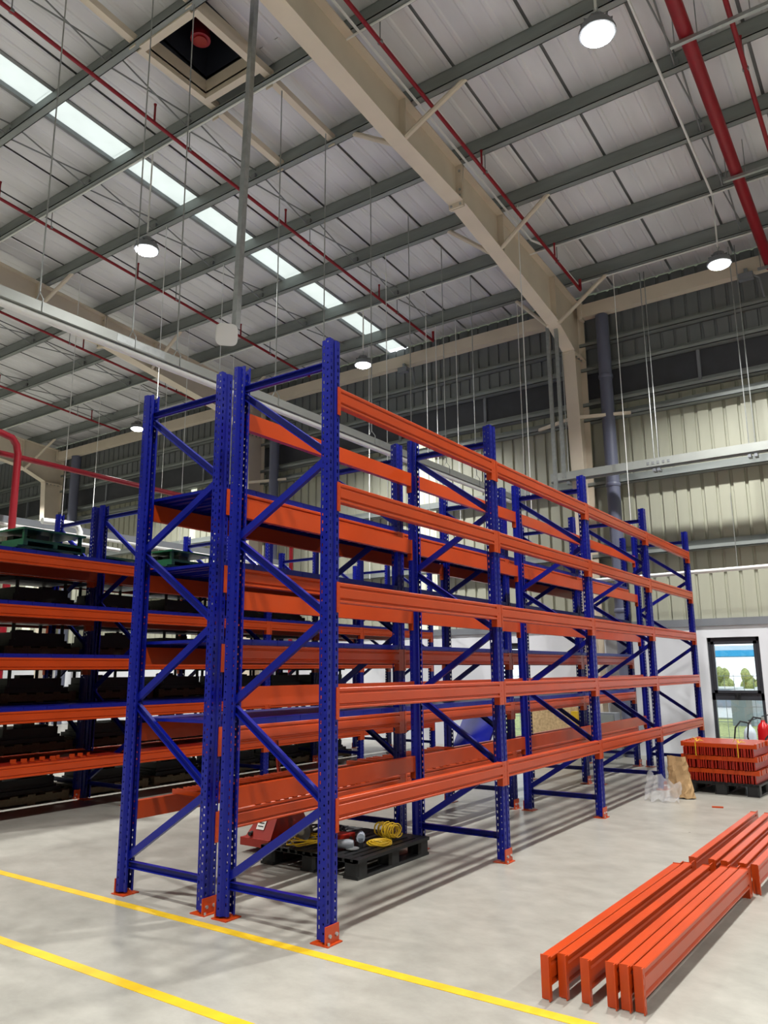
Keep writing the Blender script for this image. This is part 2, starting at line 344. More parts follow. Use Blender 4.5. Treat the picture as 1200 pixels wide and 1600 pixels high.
for xx, y0, y1 in ((-3.46, 2.99, 4.3), (-4.5, 2.99, 4.3), (-4.54, .2, 1.5), (-3.46, .2, 1.5)):
    t = thing('roof_trimmer', 'cream strut between roof purlins, %s' % {(-3.46, 2.99): 'right one beyond the roof opening', (-4.5, 2.99): 'left one beyond the roof opening', (-4.54, .2): 'left one this side of the roof opening', (-3.46, .2): 'right one this side of the roof opening'}[(xx, y0)], 'roof strut', (xx, y0, pz(y0)), 0, 'roof struts')
    MB().sweep((0, 0, .1), (0, y1-y0, pz(y1)-pz(y0)+.1), [(-.05, -.05), (.05, -.05), (.05, .05), (-.05, .05)]).build('channel', M_BEIGE, t)
    cl = MB().box(-.06, y1-y0-.03, pz(y1)-pz(y0)-.03, .06, y1-y0-.02, pz(y1)-pz(y0)+.14).build('cleat', M_BEIGE, t)
    for u in (-.03, .03): MB().cbox((u, y1-y0-.035, pz(y1)-pz(y0)+.01), (.022, .01, .022)).build('bolt', M_ZINC, cl)

# portal frames
def portal(xc, lb):
    t = thing('portal_frame', lb, 'steel frame', (xc, 0, 0)); FW = .25
    top = lambda y: pz(y)-.012
    bot = [(-14, 9.95), (-3, 9.2), (1.4, 8.93), (4, 8.68), (5.7, 8.6), (9.3, 8.05), (10.12, 7.72)]
    rf = MB()
    for (y0, z0), (y1, z1) in zip(bot[:-1], bot[1:]):
        rf.sweep((0, y0, z0), (0, y1, z1), [(-FW/2, 0), (FW/2, 0), (FW/2, .018), (-FW/2, .018)])
        rf.quad((.006, y0, z0), (.006, y1, z1), (.006, y1, top(y1)), (.006, y0, top(y0))); rf.quad((-.006, y0, z0), (-.006, y1, z1), (-.006, y1, top(y1)), (-.006, y0, top(y0)))
    rf.sweep((0, -14, top(-14)-.018), (0, 10.75, top(10.75)-.018), [(-FW/2, 0), (FW/2, 0), (FW/2, .018), (-FW/2, .018)])
    rf.quad((.006, 10.12, 7.72), (.006, 10.72, 7.72), (.006, 10.72, top(10.72)), (.006, 10.12, top(10.12)))
    r = rf.build('rafter', M_BEIGE, t)
    for y in (5.68, 5.72):
        p = MB(); zb = 8.52; p.box(-FW/2, y-.012, zb, FW/2, y+.012, top(y)); p.build('splice_plate', M_BEIGE, r)
    for u in (-.08, .08):
        for dz in (.06, .2, .3, .62): MB().cbox((u, 5.66, 8.5+dz), (.03, .02, .03)).build('bolt', M_ZINC, r)
    for y, zb in ((4.1, 8.69), (7.1, 8.4), (9.3, 8.07)): MB().box(-FW/2+.01, y-.006, zb, FW/2-.01, y+.006, top(y)-.02).build('stiffener', M_BEIGE, r)
    cm = MB()
    yo = 10.75
    cm.sweep((0, yo, 0), (0, yo, top(yo)), [(-FW/2, -.009), (FW/2, -.009), (FW/2, .009), (-FW/2, .009)], (0, 1, 0))
    cm.sweep((0, 10.5, 0), (0, 10.12, 7.72), [(-FW/2, -.009), (FW/2, -.009), (FW/2, .009), (-FW/2, .009)], (0, 1, 0))
    for u in (-.006, .006): cm.quad((u, 10.5, 0), (u, yo, 0), (u, yo, 7.72), (u, 10.12, 7.72))
    c = cm.build('column', M_BEIGE, t)
    kb = MB().box(-FW/2, 10.1, 7.69, FW/2, yo, 7.72).build('knee_plate', M_BEIGE, c)
    for k in range(4):
        for u in (-.07, .07): MB().cbox((u, 10.22+.13*k, 7.665), (.035, .035, .03)).build('knee_bolt', M_ZINC, c)
    for y, zb in ((4.2, 8.7), (7.1, 8.42), (9.5, 8.0)):
        for sgn in (-1, 1):
            yp = min(PY, key=lambda q: abs(q-y))
            MB().tube([(sgn*.1, y-.12, zb-.0), (sgn*.98, yp, pz(yp)+.06)], .038, 8).build('fly_brace', M_BEIGE, r)
    for sgn in (-1, 1):
        MB().bar((sgn*.1, 10.2, 6.35), (sgn*.95, 10.72, 6.42), .05, .06).build('column_brace', M_BEIGE, c)
    return t
portal(-2.12, 'cream steel portal frame whose rafter crosses the top centre of the roof')
portal(-11.05, 'cream steel portal frame with haunch behind the left rack top')
portal(-20.3, 'cream steel portal frame at the far left, farthest away')
for a, b, lb in ((-20.2, -11.15, 'cream eave tube along the back wall at the far left'), (-10.95, -2.22, 'cream eave tube along the back wall behind the racks'), (-2.02, 8, 'cream eave tube along the back wall at the right')):
    t = thing('eave_strut', lb, 'beam', (a, 10.55, 8.52)); MB().box(0, -.09, 0, b-a, .09, .27).build('tube', M_BEIGE, t)
    MB().box(.05, -.13, -.05, .1, .05, .32).build('clamp_plate', M_BEIGE, t)

# ------------------------------------------------------------------ high bay lamps
def lamp_parts():
    hs = MB().lathe([(.05, .2), (.085, .19), (.09, .11), (.16, .09), (.185, .03), (.185, .0), (.165, -.005)], n=24).mesh('housing', M_BLACK if False else M_GREYTRIM, True)
    fn = MB()
    for k in range(12): a = k*math.pi/6; fn.bar((.06*math.cos(a), .06*math.sin(a), .12), (.16*math.cos(a), .16*math.sin(a), .1), .006, .05)
    fn = fn.mesh('cooling_fins', M_GREYTRIM)
    df = MB().lathe([(.16, -.004), (.155, -.02), (.11, -.045), (.05, -.055), (.01, -.057)], n=24).mesh('diffuser', M_LAMP, True)
    hk = MB().tube([(0, 0, .2), (0, 0, .26), (.02, 0, .29), (0, 0, .32), (-.02, 0, .3)], .01, 6).mesh('hook', M_ZINC)
    return hs, fn, df, hk
LP = lamp_parts(); LZ = 7.8
LD = bpy.data.lights.new('high_bay_light', 'AREA'); LD.shape = 'DISK'; LD.size = .3; LD.energy = LAMP_W; LD.spread = math.radians(130); LD.color = LAMP_COL
names = {(1.05, 2.93): 'round high bay lamp at the top right, largest in view', (1.05, 8.45): 'round high bay lamp on a bent drop at the right edge', (-5.95, 2.93): 'round high bay lamp hanging at the upper left', (-5.95, 8.45): 'round high bay lamp above the middle of the racks', (-13.3, 8.45): 'round high bay lamp at the left beside the tall blue post'}
for x in (-20.6, -13.3, -5.95, 1.05, 8.2):
    for y in (-8.1, -2.6, 2.93, 8.45):
        lb = names.get((x, y), 'round high bay lamp out of frame, row %s, column %s' % (NUM[int((y+9)//5.5)], NUM[int((x+21)//7)]))
        t = thing('high_bay_lamp', lb, 'lamp', (x, y, LZ), 0, 'high bay lamps')
        for nm, me in zip(('housing', 'cooling_fins', 'diffuser', 'hook'), LP): place(nm, me, t)
        MB().tube([(0, 0, .3), (0, .01, pz(y)-LZ-.06), (0, .0, pz(y)-LZ-.005)], .014, 6).build('drop_conduit', M_WHITE, t)
        l = bpy.data.objects.new('light', LD); COL.objects.link(l); l.parent = t; l.location = (0, 0, -.075)

# ------------------------------------------------------------------ pipes, conduits, trunking on rods
def run(name, lb, cat, pts, r, m, n=10):
    return tag(MB().tube(pts, r, n).build(name, m, None, True), lb, cat)
def sprinkler(x, y0, y1, dz, r, lb, heads, hang=True, endup=False):
    t = thing('sprinkler_pipe', lb, 'pipe', (x, 0, 0), 0, 'red sprinkler pipes')
    MB().tube([(0, y0, pz(y0)-dz), (0, y1, pz(y1)-dz)]+([(0, y1, pz(y1)-dz+.22)] if endup else []), r, 10).build('pipe', M_REDPIPE, t, True)
    y = heads
    while y < y1:
        if y > y0: MB().tube([(0, y, pz(y)-dz), (0, y, pz(y)-dz+.26), (0, y, pz(y)-dz+.3)], [.016, .016, .024], 8).build('sprinkler_head', M_REDPIPE, t)
        y += 2.77
    for y in PY:
        if y0 < y < y1 and round((y-2.94)/1.385) % 2 == 0:
            MB().tube([(0, y, pz(y)-dz), (0, y, pz(y))], .008, 6).build('hanger', M_SEAM, t)
            MB().lathe([(r+.008, -.02), (r+.008, .02)], (0, y, pz(y)-dz), 10).build('clip', M_SEAM, t)
sprinkler(-1.62, -6, 9.6, .3, .028, 'thin red sprinkler pipe running beside the centre rafter', 5.6, True, True)
sprinkler(-5.1, -4, 9.9, .3, .028, 'thin red sprinkler pipe crossing the roof at the upper left', 2.3, True, True)
sprinkler(-8.65, -3, 9.9, .3, .028, 'thin red sprinkler pipe at the left, below the skylight strip', 2.0, True, True)
sprinkler(-12.3, -3, 9.9, .3, .028, 'thin red sprinkler pipe just above the left trunking', 3.3)
sprinkler(-16.1, 0, 9.9, .3, .028, 'thin red sprinkler pipe at the far left edge', 3.4)
sprinkler(2.03, -6, 10.2, .35, .03, 'thin red branch pipe at the top right corner', 5.5)
t = thing('fire_main', 'thick red fire main pipe at the top right', 'pipe', (1.55, 0, 0))
MB().tube([(0, -6, pz(-6)-.4), (0, 10.4, pz(10.4)-.4)], .085, 16).build('pipe', M_REDPIPE, t, True)
for y in (4.7, 7.5, 10.2):
    MB().bar((-.18, y, pz(y)-.52), (.95, y, pz(y)-.52), .05, .045).build('support_rail', M_ZINC, t)
    for u in (-.13, .13, .7): MB().tube([(u, y, pz(y)-.53), (u, y, pz(y)+.05)], .007, 6).build('support_rod', M_ZINC, t)
t = thing('fire_riser', 'red fire riser pipe bending down at the left edge', 'pipe', (-9.3, 0, 0))
MB().tube([(0, 1.2, 5.6), (0, 2.75, 5.5), (0, 2.95, 5.46), (0, 3.04, 5.36), (0, 3.08, 5.2), (0, 3.1, .6)], .06, 12).build('pipe', M_REDPIPE, t, True)
MB().tube([(-.4, 1.2, 5.28), (-.4, 10.3, 5.22), (-.4, 10.5, 5.1), (-.4, 10.55, .4)], .05, 10).build('branch_pipe', M_REDPIPE, t, True)
for y, xa, xb, dz, lb in ((2.9, -20, 8.2, .03, 'thin white conduit along the nearer lamp row'), (8.42, -20, 8.2, .03, 'thin white conduit along the farther lamp row'), (9.82, -1.9, 6, .03, 'thin white conduit above the right lamp near the wall')):
    run('conduit', lb, 'conduit', [(xa, y, pz(y)-dz), (xb, y, pz(y)-dz)], .016, M_WHITE, 6)
run('conduit', 'thin white conduit running down to the right lamp', 'conduit', [(1.02, -5, pz(-5)-.03), (1.05, 8.4, pz(8.4)-.03)], .018, M_WHITE, 6)
run('conduit', 'thin white conduit along the centre rafter top', 'conduit', [(-1.9, -5, pz(-5)-.05), (-1.9, 8.0, pz(8)-.05), (-1.75, 8.3, pz(8.3)-.05), (-1.72, 9.75, pz(9.8)-.06)], .02, M_WHITE, 6)

TX, TZ = -3.4, 4.735
t = thing('cable_trunking', 'pale metal cable trunking hung across the aisle behind the blue racks', 'trunking', (TX, 0, TZ))
MB().box(-.06, -3.0, .1, .06, 9.9, .2).build('channel', M_TRAY, t)
MB().tube([(0, -3.0, .065), (0, 9.9, .065)], .036, 12).build('lamp_tube_cover', M_WHITE, t, True)
for y in (1.0, 5.5): MB().box(-.063, y-.3, .11, .063, y+.3, .19).build('joint_plate', M_ZINC, t)
for k, y in enumerate((-1.2, -.12, .92, 1.51, 3.1, 4.06, 5.2, 6.3, 7.4, 8.5)):
    h = thing('hanger_rod', 'thin steel hanger rod of the aisle trunking, number %s from the camera' % ('one two three four five six seven eight nine ten'.split()[k]), 'rod', (TX, y, TZ+.2), 0, 'trunking hanger rods')
    MB().tube([(0, 0, .12), (0, 0, pz(y)-TZ-.2)], .008, 6).build('rod', M_ZINC, h)
    MB().tube([(-.065, 0, -.1), (-.065, 0, .03), (0, 0, .12), (.065, 0, .03), (.065, 0, -.1)], .006, 6).build('cradle', M_ZINC, h)
t = thing('cable_trunking', 'grey cable trunking hung along the back wall at the right', 'trunking', (-2.6, 10.1, 5.08))
MB().box(0, -.06, .03, 9, .06, .18).build('channel', M_TRAY, t); MB().box(0, -.04, 0, 9, .04, .03).build('cover', M_SEAM, t)
for k in range(5):
    MB().box(1.85+.09*k, -.066, .07, 1.89+.09*k, -.059, .12).build('vent_slot', M_SEAM, t)
for k, x in enumerate((-2.25, -.63, -.55, .95, 1.05, 2.2)):
    h = thing('hanger_rod', 'thin steel hanger rod of the wall trunking, number %s from the column' % ('one two three four five six'.split()[k]), 'rod', (x, 10.1, 5.26), 0, 'trunking hanger rods')
    MB().tube([(0, 0, -.02), (0, 0, pz(10.1)-5.26)], .009, 6).build('rod', M_ZINC, h); MB().cbox((0, 0, -.22), (.05, .16, .05)).build('clamp', M_GREYTRIM, h)
t = thing('cable_trunking', 'pale cable trunking at the far left behind the loaded racks', 'trunking', (-9.8, 0, 4.1))
MB().box(-.06, 1, 0, .06, 10.4, .11).build('channel', M_GREYTRIM, t); MB().tube([(.09, 1, -.05), (.09, 10.4, -.05)], .03, 10).build('pipe', M_WHITE, t, True)
t = thing('duct_pipe', 'white bent pipe over the green loads at the left', 'pipe', (-7.9, 0, 0))
MB().tube([(0, -1, 3.62), (0, 4.2, 3.55)], .03, 10).build('low_run', M_WHITE, t, True)
MB().tube([(-.2, 2.9, 3.88), (-.2, 3.42, 3.9), (-.2, 3.52, 3.88), (-.2, 3.57, 3.8), (-.2, 3.58, 2.9)], .05, 10).build('elbow_run', M_WHITE, t, True)
def screen_x(x, y): dx, dy = x-CAM[0], y-CAM[1]; return (dx*math.cos(YAW)+dy*math.sin(YAW))/(-dx*math.sin(YAW)+dy*math.cos(YAW))
WIRES = [(-7.25, 4.325, 3.4), (-7.25, 5.71, 3.6), (-9.8, 4.325, 4.25), (-9.8, 7.095, 4.25), (-9.8, 8.48, 4.25), (-4.4, 7.095, 3.8), (-4.4, 8.48, 3.8), (-5.0, 9.865, 3.6), (-4.5, 9.865, 3.6), (-3.05, 9.865, 3.7), (-8.0, 9.865, 3.5), (-6.8, 9.865, 3.5), (-1.72, 7.095, 3.9), (-1.05, 9.865, 3.6), (-12.5, 8.48, 4.2), (-12.2, 8.48, 4.2), (-15.0, 8.48, 4.2)]
for k, (x, y, zb) in enumerate(sorted(WIRES, key=lambda q: screen_x(q[0], q[1]))):
    tag(MB().tube([(x, y-.03, zb), (x, y-.03, pz(y)+.006)], .007, 6).build('drop_wire', M_WHITE), 'thin white drop wire behind the racks, number %s from the left' % NUM[k], 'wire', 'drop wires')
t = thing('access_point_pole', 'square steel pole hanging from the roof with white access point', 'pole', (-2.92, 2.0, 5.4))
MB().bar((-.08, 0, -.02), (.06, 0, pz(2)-5.4+.2), .07, .07, (0, 1, 0)).build('pole', M_ZINC, t)
ap = MB(); n = 32; pr_ = []
for k in range(n):
    a = 2*math.pi*k/n; c, s = math.cos(a), math.sin(a); r = .125/((abs(c)**4+abs(s)**4)**.25); pr_.append((r*c, r*s))
ap.sweep((0, 0, 0), (0, -.03, 0), pr_); ap.sweep((0, -.03, 0), (0, -.045, 0), [(a*.9, b*.9) for a, b in pr_])
apo = ap.build('access_point', M_WHITE, t, True, (-.16, -.06, -.1)); apo.rotation_euler = (math.radians(24), 0, math.radians(46))
MB().bar((-.15, -.04, -.08), (-.07, 0, .03), .05, .05).build('bracket', M_ZINC, t)
t = thing('downpipe', 'blue grey rainwater downpipe beside the column', 'pipe', (-1.56, 10.57, 0))
MB().tube([(0, 0, 0), (0, 0, 8.5)], .125, 20).build('pipe', M_PVC, t, True)
for z in (2.6, 5.0, 7.2): MB().lathe([(.132, -.04), (.14, -.03), (.14, .03), (.132, .04)], (0, 0, z), 20).build('collar', M_PVC, t, True)
t = thing('downpipe', 'blue grey rainwater downpipe by the left haunch column', 'pipe', (-10.4, 10.57, 0)); MB().tube([(0, 0, 0), (0, 0, 8.5)], .125, 16).build('pipe', M_PVC, t, True)
t = thing('downpipe', 'grey rainwater downpipe at the far left column', 'pipe', (-19.2, 10.55, 0)); MB().tube([(0, 0, 0), (0, 0, 8.5)], .15, 16).build('pipe', M_PVC, t, True)
for k, (x, z0, z1) in enumerate(((-2.29, 4.8, 8.3), (-2.12, 5.0, 8.05))):
    t = thing('strut_channel', ('longer' if k == 0 else 'shorter')+' vertical steel strut channel in front of the column', 'strut', (x, 9.5, z0), 0, 'strut channels')
    s = MB(); s.box(-.035, -.004, 0, .035, .004, z1-z0); s.box(-.035, 0, 0, -.029, .04, z1-z0); s.box(.029, 0, 0, .035, .04, z1-z0); s.build('channel', M_ZINC, t)
    MB().tube([(0, 0, z1-z0), (0, 0, pz(9.5)-z0)], .006, 6).build('rod', M_SEAM, t)
t = thing('wall_pipe', 'slim white pipe along the back wall behind the last rack post', 'pipe', (-2, 10.0, 3.15))
MB().tube([(0, 0, -.02), (6, 0, .04)], .035, 10).build('pipe', M_WHITE, t, True)
for u in (.9, 2.6, 4.2): MB().tube([(u, 0, 0), (u, 0, 1.3)], .006, 6).build('hanger', M_ZINC, t)
for x, z, lb in ((-6.2, 8.45, 'small wall spotlight under the eave tube behind the racks'), (1.15, 8.48, 'small wall spotlight under the eave tube at the right edge')):
    t = thing('spotlight', lb, 'spotlight', (x, 10.4, z)); MB().box(-.03, -.03, -.02, .03, .1, .09).build('bracket', M_ZINC, t); MB().box(-.12, -.1, -.14, .12, .02, -.02).build('body', M_GREYTRIM, t); MB().tube([(.1, 0, -.05), (.2, .05, -.12), (.24, .08, -.5)], .02, 6).build('cable', M_GREYTRIM, t)
# lamps seen behind the racks on the wall side: short bright tubes under the girts
for x, z, lb in ((-15.0, 6.28, 'white tube lamp on the far wall at the left'), (-23.4, 6.58, 'white tube lamp at the far left edge')):
    t = thing('tube_lamp', lb, 'lamp', (x, 10.68, z)); MB().box(-.6, -.05, .02, .6, .05, .13).build('housing', M_WHITE, t)
    MB().tube([(-.58, 0, 0), (.58, 0, 0)], .025, 8).build('tube', emit_mat('tube_glow', (1, .98, .92), 3.0), t)

# ------------------------------------------------------------------ racking
L, D, W, H = 2.315, .9, .106, 3.74
BAYS = ('nearest bay', 'second bay', 'third bay', 'farthest bay')
LEV = ('lowest', 'second', 'middle', 'fourth', 'top')
def post_mesh():
    s = MB(); h = W/2
    s.strip((0, -h, 0), (0, -.016, 0), .02, H, .011, .024, .05, .06); s.strip((0, .016, 0), (0, h, 0), .02, H, .011, .024, .05, .06)
    for a, b in (((0, -.016), (-.009, -.009)), ((-.009, -.009), (-.009, .009)), ((-.009, .009), (0, .016))): s.strip((*a, 0), (*b, 0), .02, H)
    for sg in (-1, 1):
        s.strip((0, sg*h, 0), (-.036, sg*h, 0), .02, H, .01, .012, .05, .045)
        s.strip((-.036, sg*h, 0), (-.05, sg*.034, 0), .02, H); s.strip((-.05, sg*.034, 0), (-.082, sg*.034, 0), .02, H, .009, .02, .05, .07); s.strip((-.082, sg*.034, 0), (-.082, sg*.018, 0), .02, H)
    return s.mesh('post', M_BLUE)
ME_POST = post_mesh()
CP = [(-.015, -.025), (.015, -.025), (.015, -.02), (-.01, -.02), (-.01, .02), (.015, .02), (.015, .025), (-.015, .025)]
CPf = [(-a, b) for a, b in CP][::-1]
def brace_mesh(x0, z0, x1, z1, nm):
    return MB().sweep((x0, -.0, z0), (x1, -.0, z1), CP, (0, 0, 1)).mesh(nm, M_BLUE)
NR, NL = (2.95, 1.9, .77), (3.55, 2.47, 1.345, .245)
xr, xl = -.05, -D+.05
seq = [(xl, NL[0]-.02, xr, NR[0]), (xr, NR[0]-.03, xl, NL[1]), (xl, NL[1]-.03, xr, NR[1]), (xr, NR[1]-.03, xl, NL[2]), (xl, NL[2]-.03, xr, NR[2]), (xr, NR[2]-.03, xl, NL[3])]
ME_DIAG = [brace_mesh(*q, 'diagonal_brace') for q in seq]
ME_HOR = [brace_mesh(xl, z, xr, z, 'horizontal_brace') for z in (3.57, .2)]
ft = MB(); ft.box(-.105, -.068, 0, .03, .068, .007); ft.box(.003, -.066, .007, .01, .06, .105)
ME_FOOT = ft.mesh('foot_plate', M_ORANGE)
bo = MB()
for y in (-.032, .03): bo.tube([(.008, y, .05), (.021, y, .05)], .011, 6)
bo.tube([(.022, -.052, .0), (.022, -.052, .022)], .008, 6)
ME_BOLT = bo.mesh('foot_bolts', M_ZINC)
def frame(x, y, lb, grp):
    t = thing('rack_frame', lb, 'rack frame', (x, y, 0), 0, grp)
    for px, rz in ((0, 0), (-D, math.pi)):
        place('post', ME_POST, t, (px, 0, 0), rz); f = place('foot_plate', ME_FOOT, t, (px, 0, 0), rz); place('foot_bolts', ME_BOLT, f)
    for m in ME_HOR: place('horizontal_brace', m, t)
    for m in ME_DIAG: place('diagonal_brace', m, t)
BH = .128
bp = [(.004, 0), (.008, -.004), (.008, -.02), (-.001, -.027), (-.001, -.031), (.008, -.038), (.008, -BH+.034), (-.002, -BH+.027), (-.002, -BH+.021), (.008, -BH+.013), (.008, -BH+.004), (.004, -BH), (-.042, -BH), (-.042, 0)]
ME_BEAM = MB().prism(bp[::-1], 'y', -L/2+.057, L/2-.057).mesh('rack_beam', M_ORANGE)
def conn_mesh(sg):
    s = MB(); e = L/2; zb = -.19
    def yb(a, b): return (a, b) if a < b else (b, a)
    y0, y1 = yb(sg*(e+.024 if sg > 0 else e-.031), sg*(e-.054)); s.box(.001, y0, zb, .0075, y1, .004)
    y0, y1 = yb(sg*(e-.0535), sg*(e-.0585)); s.box(-.045, y0, zb, .0075, y1, .004)
    for k in range(4):
        z = -.03-k*.045; s.cbox((.0078, sg*(e-.022) if sg > 0 else -(e-.042), z), (.002, .008, .016))
    return s.mesh('connector', M_ORANGE)
ME_CONN = (conn_mesh(-1), conn_mesh(1))
def beam(x, y, z, rz, lb, grp, tilt=None, cat='rack beam'):
    o = tag(place('rack_beam', ME_BEAM, None, (x, y, z), rz), lb, cat, grp)
    for m in ME_CONN: place('connector', m, o)
    return o
pn = MB(); PWD = .272
pn.box(-D+.0, 0, .038, 0, PWD, .042)
for a in ((-D, 0, 0, .003), (-D, PWD-.003, 0, PWD)): pn.box(a[0], a[1], .02, a[2], a[3], .04)
for a in ((-.003, 0, 0, PWD), (-D, 0, -D+.003, PWD)): pn.box(a[0], a[1], 0, a[2], a[3], .04)
for u in (.33, .66): pn.box(-D+.01, PWD*u-.02, .022, -.01, PWD*u+.02, .04)
ME_PANEL = pn.mesh('deck_panel', M_BLUE)
pr2 = MB(); pr2.box(-D+.045, 0, .036, -.045, PWD, .04)
for a in ((-D+.045, 0, -.045, .003), (-D+.045, PWD-.003, -.045, PWD)): pr2.box(a[0], a[1], .0, a[2], a[3], .04)
ME_PANELR = pr2.mesh('deck_panel', M_RED)
def deck(x, y, z, lb, red=False):
    t = thing('shelf_deck', lb, 'shelf deck', (x, y-L/2, z), 0, 'shelf decks')
    for k in range(8): place('deck_panel', ME_PANELR if red else ME_PANEL, t, (0, .06+k*(PWD+.0025), 0))
ROWS = (  # name, x of the right face, y of first frame, levels, decked levels
    ('front', 0.0, W/2, (.79, 1.445, 2.10, 2.755, 3.41), ()),
    ('second', -D-.125, W/2, (.62, 1.172, 1.735, 2.29, 2.853), (1, 2, 3, 4)),
    ('third', -4.95, .1, (.60, 1.15, 1.71, 2.27, 2.84), (1, 2, 3, 4)),
    ('fourth', -5.97, .1, (.60, 1.15, 1.71, 2.27, 2.84), (1, 2, 3, 4)))
FRN = ('nearest', 'second', 'third', 'fourth', 'farthest')
for rn, x0, y0, levs, dk in ROWS:
    for k in range(5):
        if k == 0 and x0 < -4: continue
        frame(x0, y0+k*L, 'blue perforated rack frame, %s of the %s rack row from the right' % (FRN[k], rn), '%s row rack frames' % rn)
    if x0 < -4: frame(x0, y0, 'blue perforated rack frame, nearest of the %s rack row from the right' % rn, '%s row rack frames' % rn)
    for k in range(4):
        for li, z in enumerate(levs):
            for side in (0, 1):
                lb = 'orange beam, %s rack row from the right, %s side, %s level, %s' % (rn, ('right', 'left')[side], LEV[li], BAYS[k])
                beam(x0 if side == 0 else x0-D, y0+(k+.5)*L, z, 0 if side == 0 else math.pi, lb, '%s row beams' % rn)
            if li in dk: deck(x0, y0+(k+.5)*L, z+.001, 'blue steel shelf deck, %s rack row from the right, %s level, %s' % (rn, LEV[li], BAYS[k]))
            elif li == 0 and rn in ('third', 'fourth'): deck(x0, y0+(k+.5)*L, z-.045, 'red steel shelf deck, %s rack row from the right, lowest level, %s' % (rn, BAYS[k]), True)
# loose red cross bars lying over the lowest level of the second row
ME_BAR = MB().sweep((-.46, 0, 0), (.46, 0, 0), [(-.025, 0), (.025, 0), (.025, .035), (.015, .035), (.015, .006), (-.015, .006), (-.015, .035), (-.025, .035)]).mesh('cross_bar', M_ORANGE)
for k in range(26):
    y = .5+k*.1+random.uniform(-.012, .012) if k < 14 else 2.75+(k-14)*.15+random.uniform(-.03, .03)
    o = tag(place('cross_bar', ME_BAR, None, (-D-.125-D/2+.0, y, .621), random.uniform(-.03, .03)), 'loose orange cross bar on the second rack lowest level, number %s from the camera' % NUM[k], 'cross bar', 'loose cross bars')

# ------------------------------------------------------------------ loads on the far racks
def wood_pallet_parts():
    P = []
    for k in range(5): P.append(('board', MB().box(-.4, -.5+.225*k, .098, .4, -.4+.225*k, .118)))
    for x in (-.4, -.045, .31): P.append(('stringer', MB().box(x, -.5, .02, x+.09, .5, .098)))
    for y in (-.5, -.05, .4): P.append(('bottom_board', MB().box(-.4, y, 0, .4, y+.1, .02)))
    return [(n, b.mesh(n, M_WOOD)) for n, b in P]
WP = wood_pallet_parts()
def mould_parts(seed):
    rnd = random.Random(seed); P = []; hx, hy = .33, .42
    base = MB().box(-hx, -hy, 0, hx, hy, .05); base.box(-hx+.05, -hy+.03, .05, hx-.05, hy-.03, .08); P.append(('base_plate', base.mesh('base_plate', M_MOULD)))
    h = .24+rnd.random()*.06
    for sx in (-1, 1):
        for sy in (-1, 1): P.append(('guide_column', MB().lathe([(.03, .08), (.03, .1), (.022, .1), (.022, h), (.03, h)], (sx*.25, sy*.33, 0), 10).mesh('guide_column', M_MOULD if seed % 2 else M_MOULDG)))
    blk = MB().box(-.27, -.36, .08, .27, .36, .17)
    for k in range(7): x = rnd.uniform(-.2, .1); y = rnd.uniform(-.3, .15); blk.box(x, y, .08, x+rnd.uniform(.08, .2), y+rnd.uniform(.1, .25), .08+rnd.uniform(.05, .14))
    P.append(('die_block', blk.mesh('die_block', M_MOULD)))
    top = MB().box(-hx+.02, -hy+.02, h, hx-.02, hy-.02, h+.045); 
    for k in range(3): y = -.3+.27*k; top.box(-.2, y, h+.045, .2, y+.1, h+.07)
    P.append(('top_plate', top.mesh('top_plate', M_MOULDG if seed % 3 == 0 else M_MOULD)))
    return P
MP = [mould_parts(k) for k in range(5)]
def green_parts(seed):
    rnd = random.Random(seed+50); P = []; b = MB()
    for y in (-.42, 0, .42): b.box(-.38, y-.03, 0, .38, y+.03, .05)
    P.append(('skid', b.mesh('skid', M_GREEN))); t = MB().box(-.38, -.45, .05, .38, .45, .08); t.box(-.3, -.38, .08, .3, .38, .1); P.append(('bed_plate', t.mesh('bed_plate', M_GREEN)))
    q = MB()
    for k in range(6): x = rnd.uniform(-.28, .12); y = rnd.uniform(-.36, .16); q.box(x, y, .1, x+.14, y+.18, .1+rnd.uniform(.04, .09))
    P.append(('fixture_block', q.mesh('fixture_block', M_MOULDG))); u = MB()
    for sx in (-.34, .3):
        for sy in (-.42, .38): u.box(sx, sy, .08, sx+.04, sy+.04, .2)
    P.append(('corner_leg', u.mesh('corner_leg', M_GREEN))); v = MB().box(-.38, -.45, .2, .38, .45, .225); P.append(('cover_plate', v.mesh('cover_plate', M_GREEN))); return P
GP = [green_parts(k) for k in range(3)]
def load(name, lb, cat, parts, loc, rz, grp):
    t = thing(name, lb, cat, loc, rz, grp)
    for n, m in parts: place(n, m, t)
ct = 0
POS = ('nearer', 'farther')
